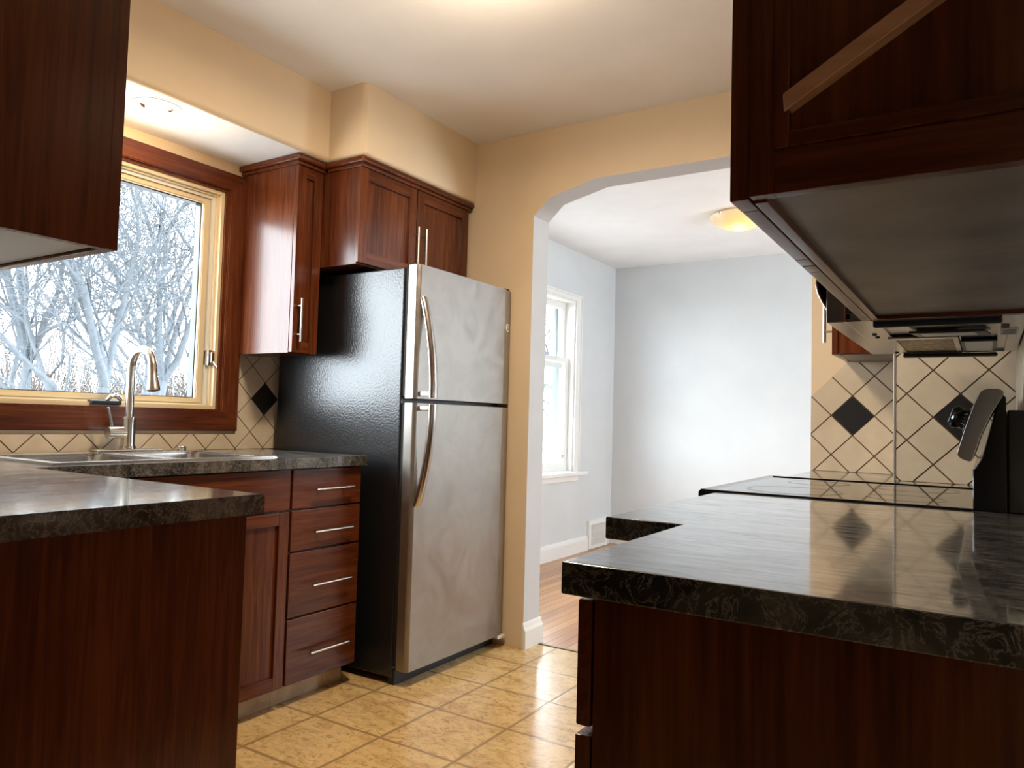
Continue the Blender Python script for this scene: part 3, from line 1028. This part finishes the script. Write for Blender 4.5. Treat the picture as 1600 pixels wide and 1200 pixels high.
# ------------------------------------------------------------------ right base run
rb = thing('base_cabinet', 'near right shallow base cabinet with plain dark end panel', 'cabinet', (-0.15, 0.98, 0))
b = MB(); b.box(-0.384, 0.82, 0.10, XR - 0.001, 1.178, 0.8715, 0.001); b.build('carcass', W3, rb)
b = MB(); b.box(-0.384, 0.798, 0.0, XR - 0.001, 0.818, 0.8715, 0.001, 0); b.build('end_panel', W3, rb)
b = MB(); b.box(-0.407, 0.800, 0.716, -0.388, 1.172, 0.862, 0.003, 1); d = b.build('drawer', W3, rb)
bar_handle(d, 'x', -0.407, -1, (0.90, 0.79), (1.08, 0.79))
b = MB(); shaker(b, 'x', -0.407, -1, 0.800, 1.172, 0.10, 0.706); d = b.build('door', W3, rb)
bar_handle(d, 'x', -0.407, -1, (1.135, 0.50), (1.135, 0.68))
b = MB(); b.box(-0.32, 0.82, 0.0, -0.305, 1.178, 0.10); b.build('toe_kick', M['toe'], rb)

rc = thing('base_cabinet', 'deeper base cabinet between the stepped worktop and the range', 'cabinet', (-0.2, 1.44, 0))
b = MB(); b.box(-0.500, 1.182, 0.10, XR - 0.001, 1.804, 0.8715, 0.001); b.build('carcass', W3, rc)
b = MB(); b.box(-0.523, 1.185, 0.716, -0.503, 1.80, 0.862, 0.003, 1); d = b.build('drawer', W3, rc)
bar_handle(d, 'x', -0.523, -1, (1.33, 0.79), (1.53, 0.79))
b = MB(); shaker(b, 'x', -0.523, -1, 1.185, 1.80, 0.10, 0.706); d = b.build('door', W3, rc)
bar_handle(d, 'x', -0.523, -1, (1.22, 0.50), (1.22, 0.68))
b = MB(); b.box(-0.44, 1.182, 0.0, -0.425, 1.804, 0.10); b.build('toe_kick', M['toe'], rc)

rd = thing('base_cabinet', 'small base cabinet between the range and the archway', 'cabinet', (-0.3, 2.75, 0))
b = MB()
b.prism([(-0.50, 2.516), (XR - 0.012, 2.516), (XR - 0.012, 2.685), (-0.258, 2.685), (-0.258, 3.035), (-0.50, 3.035)], 'z', 0.10, 0.8715)
b.build('carcass', W3, rd)
b = MB(); shaker(b, 'x', -0.523, -1, 2.52, 3.03, 0.10, 0.866); d = b.build('door', W3, rd)
bar_handle(d, 'x', -0.523, -1, (2.56, 0.64), (2.56, 0.82))
b = MB(); b.box(-0.44, 2.516, 0.0, -0.425, 3.035, 0.10); b.build('toe_kick', M['toe'], rd)

b = MB()
b.prism([(-0.413, 0.767), (XR - 0.0005, 0.767), (XR - 0.0005, 1.809), (-0.549, 1.809), (-0.549, 1.175), (-0.413, 1.175)], 'z', ct0, ct1, bev=0.003)
tag(b.build('worktop', M['counter'], None, (-0.2, 1.2, ct0)), 'dark marbled stepped worktop on the near right', 'countertop')
b = MB()
b.prism([(-0.555, 2.512), (XR - 0.0095, 2.512), (XR - 0.0095, 2.689), (-0.252, 2.689), (-0.252, YA - 0.009), (-0.555, YA - 0.009)], 'z', ct0, ct1, bev=0.003)
tag(b.build('worktop', M['counter'], None, (-0.4, 2.7, ct0)), 'small dark worktop between the range and the archway', 'countertop')

# ------------------------------------------------------------------ range
R0, R1 = 1.815, 2.505
rg = thing('range', 'black glass top electric range beside the near right worktop', 'range', (-0.25, 2.16, 0))
b = MB(); b.box(-0.56, R0, 0.03, 0.036, R1, 0.896, 0.004); b.build('body', M['black'], rg)
b = MB()
zc = 0.911
b.prism([(-0.561, 0.896), (-0.561, 0.864), (-0.594, 0.864), (-0.598, 0.868), (-0.598, 0.907), (-0.592, zc + 0.003), (-0.580, zc + 0.003), (-0.572, zc), (-0.030, zc), (-0.022, zc + 0.003), (-0.018, 0.896)], 'y', R0, R1)
b.box(-0.582, R0 - 0.001, zc - 0.004, -0.022, R0 + 0.010, zc + 0.003, 0.002)
b.box(-0.582, R1 - 0.010, zc - 0.004, -0.022, R1 + 0.001, zc + 0.003, 0.002)
cook = b.build('cooktop', M['dark_glass'], rg)
def ring(cx, cy, r, w=0.004):
    b = MB()
    b.lathe([(r - w, zc + 0.0004), (r - w * 0.5, zc + 0.0008), (r, zc + 0.0004)], (cx, cy, 0), 64)
    return b
for cx, cy, r in ((-0.41, 2.00, 0.115), (-0.41, 2.33, 0.085), (-0.16, 2.00, 0.085), (-0.16, 2.33, 0.105)):
    ring(cx, cy, r).build('burner_ring', M['ring_grey'], cook)
b = MB(); b.box(-0.588, R0 + 0.004, 0.22, -0.562, R1 - 0.004, 0.860, 0.006); od = b.build('oven_door', M['black'], rg)
b = MB(); b.box(-0.5895, R0 + 0.10, 0.36, -0.5882, R1 - 0.10, 0.70, 0.0005); b.build('oven_window', M['dark_glass'], od)
b = MB(); b.tube([(-0.63, R0 + 0.07, 0.80), (-0.63, R1 - 0.07, 0.80)], 0.011, 14)
for y in (R0 + 0.09, R1 - 0.09):
    b.tube([(-0.587, y, 0.80), (-0.63, y, 0.80)], 0.009, 10)
b.build('oven_handle', M['black'], od)
b = MB(); b.box(-0.586, R0 + 0.004, 0.05, -0.562, R1 - 0.004, 0.21, 0.005); b.build('storage_drawer', M['black'], rg)
# back guard: black upright, with a tilted stainless control panel on it
def gs(prof):      # guard profile drawn at the old depth, carried to this one
    return [(x * 1.055, 1.07 + (z - 1.07) * 1.055) for x, z in prof]
b = MB(); b.prism(gs([(-0.021, 0.90), (0.036, 0.90), (0.034, 1.140), (0.026, 1.148), (-0.005, 1.02), (-0.015, 1.004), (-0.021, 1.0)]), 'y', R0 + 0.004, R1 - 0.004, bev=0.002, seg=1)
b.build('back_guard', M['black'], rg)
b = MB(); b.box(0.0385, R0 + 0.012, 0.03, 0.072, R1 - 0.012, 1.118, 0.003)  # added black panel, stands for the shade on the right wall tile
b.build('wall_shade_panel', M['black'], rg)
b = MB()
face_c = []
prof = [(-0.047, 1.030), (-0.046, 1.024), (-0.040, 1.018), (-0.026, 1.013), (-0.020, 1.018), (-0.008, 1.060), (0.010, 1.105), (0.031, 1.146), (0.030, 1.152), (0.022, 1.156), (0.000, 1.155), (-0.008, 1.150), (-0.018, 1.128), (-0.034, 1.078)]
prof = gs(prof)
b.prism(prof, 'y', R0 - 0.004, R1 + 0.002, bev=0.0025, seg=2)
cp = b.build('control_panel', plain('dark_brushed_steel', (0.36, 0.34, 0.325), 0.3, metal=1.0), rg)
nrm = Vector((-0.95, 0, 0.31)).normalized()
def on_panel(z):
    t = (z - 1.03) / (1.15 - 1.03)
    return Vector((-0.050 + 0.041 * t, 0, z))
for y in (1.885, 1.975, 2.345, 2.435):
    c = on_panel(1.095) + Vector((0, y, 0)) + nrm * 0.0
    b = MB(); b.lathe([(0.030, 0.0), (0.030, 0.005), (0.024, 0.007), (0.020, 0.014), (0.023, 0.020), (0.0245, 0.030), (0.021, 0.034), (0, 0.034)], c, 32, nrm)
    u = Vector((0.31, 0, 0.95))
    p0, p1 = c + nrm * 0.034 - u * 0.016, c + nrm * 0.034 + u * 0.016
    b.tube([p0, p1], 0.0045, 8)
    b.build('knob', M['black'], cp)
b = MB()
b.prism([(2.05, 1.06), (2.27, 1.06), (2.27, 1.125), (2.05, 1.125)], 'x', -0.045, -0.025, bev=0.002, seg=1)
b.build('clock_display', M['dark_glass'], cp)

# ------------------------------------------------------------------ range hood
hd = thing('range_hood', 'stainless under-cabinet range hood above the cooktop', 'range hood', (-0.1, 2.12, 1.300))
H0, H1, HB = 1.730, 2.505, 1.300
b = MB()
b.box(-0.245, H0 + 0.002, HB + 0.006, 0.070, H1 - 0.001, 1.328, 0.001, 1)
b.box(-0.255, H0 + 0.002, HB + 0.016, 0.072, H1 - 0.001, 1.455, 0.002, 0)
b.build('shell', [M['void'], M['steel_plain']], hd)
b = MB()
b.box(-0.292, H0, HB, -0.253, H1, 1.457, 0.003)
b.build('front_lip', M['steel_plain'], hd)
b = MB()
n = 12
prof = [(-0.292, 1.328)] + [(-0.292 - 0.024 * math.sin(PI * k / n), 1.328 + 0.130 * k / n) for k in range(1, n)] + [(-0.292, 1.455)]
inner = [(x + 0.004, z) for x, z in prof[1:-1]][::-1]
b.prism(prof + inner, 'y', H0 + 0.02, H1 - 0.02)
b.build('bowed_front', M['dark_glass'], hd)
b = MB(); b.tube([(x, H0 + 0.018, z) for x, z in prof], 0.0016, 8)
b.build('front_rim', M['chrome'], hd)
b = MB()
b.frame('z', HB, HB + 0.006, (-0.253, H0 + 0.002, 0.072, H1 - 0.002), (-0.195, 1.86, 0.045, 2.49))
b.frame('z', HB - 0.003, HB + 0.001, (-0.205, 2.065, -0.055, 2.50), (-0.190, 2.10, -0.066, 2.487))
b.build('rim', M['steel_plain'], hd)
b = MB(); b.box(-0.192, 2.095, HB + 0.001, -0.064, 2.489, HB + 0.005)
b.build('grease_filter', M['filter'], hd)['label'] = 'brownish mesh grease filter'
b = MB(); b.frame('z', HB - 0.003, HB + 0.002, (-0.052, 2.175, 0.026, 2.475), (-0.044, 2.19, 0.018, 2.462), 0)
b.box(-0.045, 2.185, HB - 0.0015, 0.019, 2.465, HB + 0.003, 0.001, 1)
b.build('lamp_lens', [M['dark_metal'], M['vinyl']], hd)
b = MB(); b.box(-0.205, 1.765, HB - 0.010, 0.030, 1.783, HB + 0.001, 0.004); b.build('edge_rail', M['dark_metal'], hd)
b = MB(); b.box(-0.205, 2.472, HB - 0.014, 0.030, 2.502, HB - 0.0035, 0.004); b.build('edge_rail', M['dark_metal'], hd)
b = MB()
b.prism([(-0.150, 1.955), (0.0, 1.955), (0.012, 2.04), (-0.135, 2.04)], 'z', HB - 0.004, HB + 0.002, bev=0.0015, seg=1)
b.build('switch_panel', M['dark_metal'], hd)
b = MB()
b.prism([(-0.128, 1.965), (-0.02, 1.965), (-0.014, 2.015), (-0.12, 2.015)], 'z', HB - 0.0055, HB - 0.003)
b.build('light_cover', M['vinyl'], hd)
b = MB()
b.box(0.0305, 1.945, HB - 0.0015, 0.062, 2.065, HB, 0, 0)
for k in range(5):
    b.box(0.034, 1.957 + k * 0.02, HB - 0.0019, 0.058, 1.965 + k * 0.02, HB - 0.0014, 0, 1)
b.build('label', [M['label_paper'], M['ink']], hd)
for x, y in ((-0.225, 2.04), (-0.225, 1.98), (-0.22, 2.46)):
    b = MB(); b.lathe([(0.0055, 0.0), (0.0055, -0.003), (0, -0.004)], (x, y, HB), 12)
    b.build('screw', M['void'], hd)

ah = thing('wall_cabinet', 'cherry wall cabinet above the range hood', 'cabinet', (-0.08, 2.12, 1.457))
b = MB(); b.box(-0.199, 1.733, 1.459, XR, 2.502, 2.16, 0.001); b.build('carcass', W3, ah)
for a0, a1 in ((1.735, 2.115), (2.119, 2.50)):
    b = MB(); shaker(b, 'x', -0.221, -1, a0, a1, 1.462, 2.15); d = b.build('door', W3, ah)
    ha = a1 - 0.03 if a0 < 2.0 else a0 + 0.03
    bar_handle(d, 'x', -0.221, -1, (ha, 1.50), (ha, 1.68))

# near right wall cabinet with framed end panel
nc = thing('wall_cabinet', 'near right overhead wall cabinet with framed end panel and diagonal strip', 'cabinet', (-0.06, 1.24, 1.298))
N0, N1, NB = 0.755, 1.728, 1.300
b = MB(); b.box(-0.199, N0 + 0.018, NB + 0.012, XR, N1, 2.16, 0.001, 0); b.build('carcass', W3, nc)
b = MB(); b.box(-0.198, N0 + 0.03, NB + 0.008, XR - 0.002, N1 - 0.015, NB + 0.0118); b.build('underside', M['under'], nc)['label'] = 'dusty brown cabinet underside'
b = MB()
b.box(-0.202, N0, NB + 0.002, -0.1775, N0 + 0.018, 2.16, 0.001, 0)
b.box(-0.1775, N0 + 0.0005, NB + 0.002, XR, N0 + 0.018, NB + 0.046, 0.001, 2)
b.box(-0.1775, N0 + 0.0005, 2.11, XR, N0 + 0.018, 2.16, 0.001, 2)
b.box(-0.1795, N0 + 0.010, NB + 0.044, XR, N0 + 0.0175, 2.112, 0, 0)
b.build('end_panel', W3, nc)
b = MB()
# moulding around the recessed panel
mz0, mx0 = NB + 0.046, -0.1775
b.box(mx0, N0 - 0.003, mz0, mx0 + 0.015, N0 + 0.012, 2.11, 0.0015, 0)
b.box(mx0 + 0.0152, N0 - 0.003, mz0, XR, N0 + 0.012, mz0 + 0.016, 0.0015, 2)
b.build('panel_moulding', W3, nc)
b = MB()
b.prism([(-0.167, 1.381), (-0.0, 1.479), (XR - 0.005, 1.531), (XR - 0.005, 1.5515), (-0.0, 1.499), (-0.168, 1.399)], 'y', N0 - 0.006, N0 + 0.011, bev=0.001, seg=1)
b.build('diagonal_strip', M['strip_wood'], nc)['label'] = 'light brown diagonal wood strip'
for a0, a1 in ((N0 + 0.002, 1.110), (1.114, N1 - 0.002)):
    b = MB(); shaker(b, 'x', -0.2215, -1, a0, a1, NB, 2.15, th=0.019); d = b.build('door', W3, nc)
    ha = a1 - 0.03
    bar_handle(d, 'x', -0.2215, -1, (ha, 1.40), (ha, 1.58))
b = MB(); b.box(-0.201, N0 + 0.02, NB, -0.188, N1, NB + 0.012, 0.001, 1); b.box(-0.188, N1 - 0.014, NB, XR - 0.002, N1, NB + 0.012, 0.001, 2)
b.build('bottom_rail', W3, nc)

# far wall cabinet between hood and archway
fcab = thing('wall_cabinet', 'cherry wall cabinet at the archway beyond the range hood', 'cabinet', (-0.35, 2.9, 1.325))
b = MB(); b.box(-0.425, 2.752, 1.327, -0.247, 3.049, 2.16, 0.001, 0); b.build('carcass', W3, fcab)
b = MB(); shaker(b, 'x', -0.446, -1, 2.752, 3.046, 1.325, 2.15, th=0.019); d = b.build('door', W3, fcab)
bar_handle(d, 'x', -0.446, -1, (2.80, 1.372), (2.80, 1.60))
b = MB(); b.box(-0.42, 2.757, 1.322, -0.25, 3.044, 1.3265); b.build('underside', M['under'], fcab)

# ------------------------------------------------------------------ lights
cl = thing('recessed_light', 'round recessed light with glowing bulb above the kitchen window', 'light', (-2.514, 1.53, 2.16))
b = MB(); b.lathe([(0.058, 0.0), (0.060, -0.007), (0.074, -0.008), (0.084, -0.003), (0.085, 0.0)], (-2.514, 1.53, 2.1598), 48)
b.build('trim_ring', M['white'], cl)
b = MB(); b.lathe([(0.057, -0.001), (0.042, -0.006), (0.034, -0.004)], (-2.514, 1.53, 2.1595), 40)
b.build('reflector', M['chrome'], cl)
b = MB(); b.lathe([(0.034, -0.002), (0.040, -0.015), (0.037, -0.030), (0.024, -0.042), (0, -0.047)], (-2.514, 1.53, 2.1595), 32)
b.build('bulb', M['bulb'], cl)
lamp('recessed_bulb_light', (-2.514, 1.53, 2.075), CAN_W, (1.0, 0.66, 0.34), 0.04)

kl = thing('ceiling_light', 'lit flush ceiling light in the kitchen', 'light', (-1.25, 1.74, CEIL))
b = MB(); b.lathe([(0.15, 0), (0.155, -0.012), (0.15, -0.02), (0.0, -0.02)], (-1.25, 1.74, CEIL - 0.0005), 48); b.build('base', M['white'], kl)
b = MB(); b.lathe([(0.145, -0.02), (0.14, -0.045), (0.11, -0.075), (0.06, -0.095), (0, -0.10)], (-1.25, 1.74, CEIL), 48); b.build('glass_bowl', M['kitchen_bowl'], kl)
_l = bpy.data.lights.new('kitchen_bowl_light', 'AREA'); _l.shape = 'DISK'; _l.size = 0.24; _l.energy = KITCHEN_DISK_W; _l.color = WARM
_o = bpy.data.objects.new('kitchen_bowl_light', _l); _o.location = (-1.25, 1.74, CEIL - 0.105); COL.objects.link(_o)
lamp('kitchen_bulb_light', (-1.25, 1.74, CEIL - 0.25), KITCHEN_LAMP_W, WARM, 0.10)

dl = thing('ceiling_light', 'amber glowing bowl ceiling light in the dining room', 'light', (-1.37, 4.9, CEIL))
b = MB(); b.lathe([(0.165, 0), (0.17, -0.010), (0.165, -0.018), (0.0, -0.018)], (-1.37, 4.9, CEIL - 0.0005), 48); b.build('base', M['white'], dl)
b = MB(); b.lathe([(0.185, -0.014), (0.188, -0.020), (0.165, -0.050), (0.11, -0.085), (0.05, -0.103), (0, -0.106)], (-1.37, 4.9, CEIL), 56); b.build('glass_bowl', M['bowl_lit'], dl)
for k in range(3):
    t = 2.2 + k * 2 * PI / 3
    b = MB(); b.lathe([(0, 0.013), (0.008, 0.011), (0.011, 0.004), (0.008, -0.004), (0, -0.007)], (-1.37 + 0.186 * math.cos(t), 4.9 + 0.186 * math.sin(t), CEIL - 0.022), 16)
    b.build('clip', M['chrome'], dl)
lamp('dining_bulb_light', (-1.37, 4.9, CEIL - 0.16), DINING_LAMP_W, WARM, 0.08)

# ------------------------------------------------------------------ floor register on the dining wall
vt = thing('vent_register', 'white louvered register at the foot of the dining wall', 'vent', (XD, 5.875, 0))
b = MB(); b.frame('x', XD + 0.0, XD + 0.024, (5.695, 0.004, 6.055, 0.240), (5.735, 0.030, 6.015, 0.205)); b.build('frame', M['white'], vt)
b = MB()
b.box(XD, 5.735, 0.03, XD + 0.004, 6.015, 0.205, 0, 1)
for k in range(14):
    y = 5.745 + k * 0.020
    b.box(XD + 0.004, y, 0.03, XD + 0.017, y + 0.009, 0.205, 0.001, 0)
for z in (0.085, 0.145):
    b.box(XD + 0.004, 5.735, z, XD + 0.015, 6.015, z + 0.004, 0, 0)
b.build('louvers', [M['white'], plain('grey_louver_back', (0.42, 0.42, 0.45), 0.6)], vt)

# ------------------------------------------------------------------ outdoors
b = MB(); b.box(-60, -20, -1.4, -3.4, 60, -1.3)
o = b.build('ground', M['yard']); struct(o, 'pale winter yard outside', 'ground')

def tree(name, base, height, seed, lean, fork, label, levels=6, r0=0.17):
    rng = random.Random(seed)
    V, F = [], []
    def ring(p, d, r, n):
        ref = Vector((0, 0, 1)) if abs(d.z) < 0.9 else Vector((1, 0, 0))
        u = d.cross(ref).normalized(); v = d.cross(u)
        k = len(V)
        for i in range(n):
            a = 2 * PI * i / n
            V.append(p + r * (math.cos(a) * u + math.sin(a) * v))
        return k
    def limb(p, d, length, r, lvl):
        n = 8 if lvl == 0 else (6 if lvl < 2 else (4 if lvl < 3 else 3))
        segs = 5 if lvl < 2 else (4 if lvl < 4 else 3)
        k0 = ring(p, d, r, n)
        kids = []
        taper = 0.62 if lvl < levels else 0.3
        for s in range(segs):
            bend = (0.06, 0.13, 0.20)[lvl] if lvl < 3 else 0.26
            d = (d + Vector((rng.gauss(0, bend), rng.gauss(0, bend), rng.gauss(0.03, bend * 0.7)))).normalized()
            p = p + d * (length / segs)
            rr = r * (1 - (1 - taper) * (s + 1) / segs)
            k1 = ring(p, d, rr, n)
            for i in range(n):
                j = (i + 1) % n
                F.append((k0 + i, k0 + j, k1 + j, k1 + i))
            k0 = k1
            t = (s + 1) / segs
            if lvl < levels and (t > 0.45 or lvl > 0):
                kids.append((p.copy(), d.copy(), rr, t))
        if lvl < levels:
            for q, dd, rr, t in kids:
                m = 1 if (t < 1 or lvl == 0) else 2
                if t == 1 and lvl == 0:
                    m = fork
                if lvl >= 4 and t < 1 and rng.random() < 0.52:
                    continue
                for _ in range(m):
                    ax = Vector((rng.gauss(0, 1), rng.gauss(0, 1), rng.gauss(0, 0.35))).normalized()
                    spread = rng.uniform(0.45, 0.95) if t < 1 else rng.uniform(0.25, 0.6)
                    nd = (dd * math.cos(spread) + ax * math.sin(spread))
                    nd.z = nd.z * 0.9 + (0.16 if lvl < 3 else 0.02)
                    limb(q, nd.normalized(), length * rng.uniform(0.58, 0.80), max(rr * (rng.uniform(0.40, 0.58) if t < 1 else rng.uniform(0.7, 0.9)), 0.0024), lvl + 1)
    limb(Vector((0, 0, 0)), Vector((lean[0], lean[1], 1)).normalized(), height * 0.30, r0, 0)
    me = bpy.data.meshes.new(name)
    me.from_pydata(V, [], F)
    me.materials.append(M['bark'])
    me.polygons.foreach_set('use_smooth', [True] * len(F))
    o = bpy.data.objects.new(name, me)
    COL.objects.link(o)
    o.location = base
    return tag(o, label, 'tree', 'bare trees outside the windows')

tree('bare_tree', (-10.0, 5.15, -1.3), 9.0, 3, (-0.05, 0.02), 3, 'bare tree with thick forked trunk rising just left of the faucet', 6, 0.12)
tree('bare_tree', (-10.5, 6.45, -1.3), 9.5, 11, (0.05, 0.10), 3, 'bare leaning tree seen right of the faucet spout', 6, 0.13)
tree('bare_tree', (-12.5, 5.5, -1.3), 10, 21, (0.0, 0.0), 4, 'bare tree at the left edge of the kitchen window view', 6, 0.12)
tree('bare_tree', (-17.0, 10.6, -1.3), 11.5, 34, (0.02, 0.02), 3, 'tall distant bare tree behind the leaning one', 5, 0.16)
tree('bare_tree', (-8.0, 14.5, -1.3), 9.0, 45, (0, 0), 3, 'bare tree seen through the dining room window', 5, 0.15)

# dry brush along the back of the yard: nobody could count the stems
rng = random.Random(5)
V, F = [], []
for k in range(9000):
    x = rng.uniform(-32, -24.5); y = rng.uniform(8, 27)
    p = Vector((x, y, -1.3)); h = rng.uniform(1.6, 3.8) + rng.random() ** 3 * 5
    d = Vector((rng.gauss(0, .35), rng.gauss(0, .35), 1))
    q = p + d.normalized() * h * 0.55
    e = q + (d + Vector((rng.gauss(0, .5), rng.gauss(0, .5), 0))).normalized() * h * 0.45
    r = rng.uniform(0.008, 0.022)
    s = len(V)
    for c, rr in ((p, r), (q, r * .7), (e, r * .3)):
        for a in range(3):
            V.append(c + Vector((rr * math.cos(a * 2.094), rr * math.sin(a * 2.094), 0)))
    for lay in (0, 3):
        for a in range(3):
            F.append((s + lay + a, s + lay + (a + 1) % 3, s + lay + 3 + (a + 1) % 3, s + lay + 3 + a))
me = bpy.data.meshes.new('garden_brush')
me.from_pydata(V, [], F); me.materials.append(M['brush'])
o = bpy.data.objects.new('garden_brush', me); COL.objects.link(o)
tag(o, 'brown leafless brush along the back of the yard', 'brush'); o['kind'] = 'stuff'
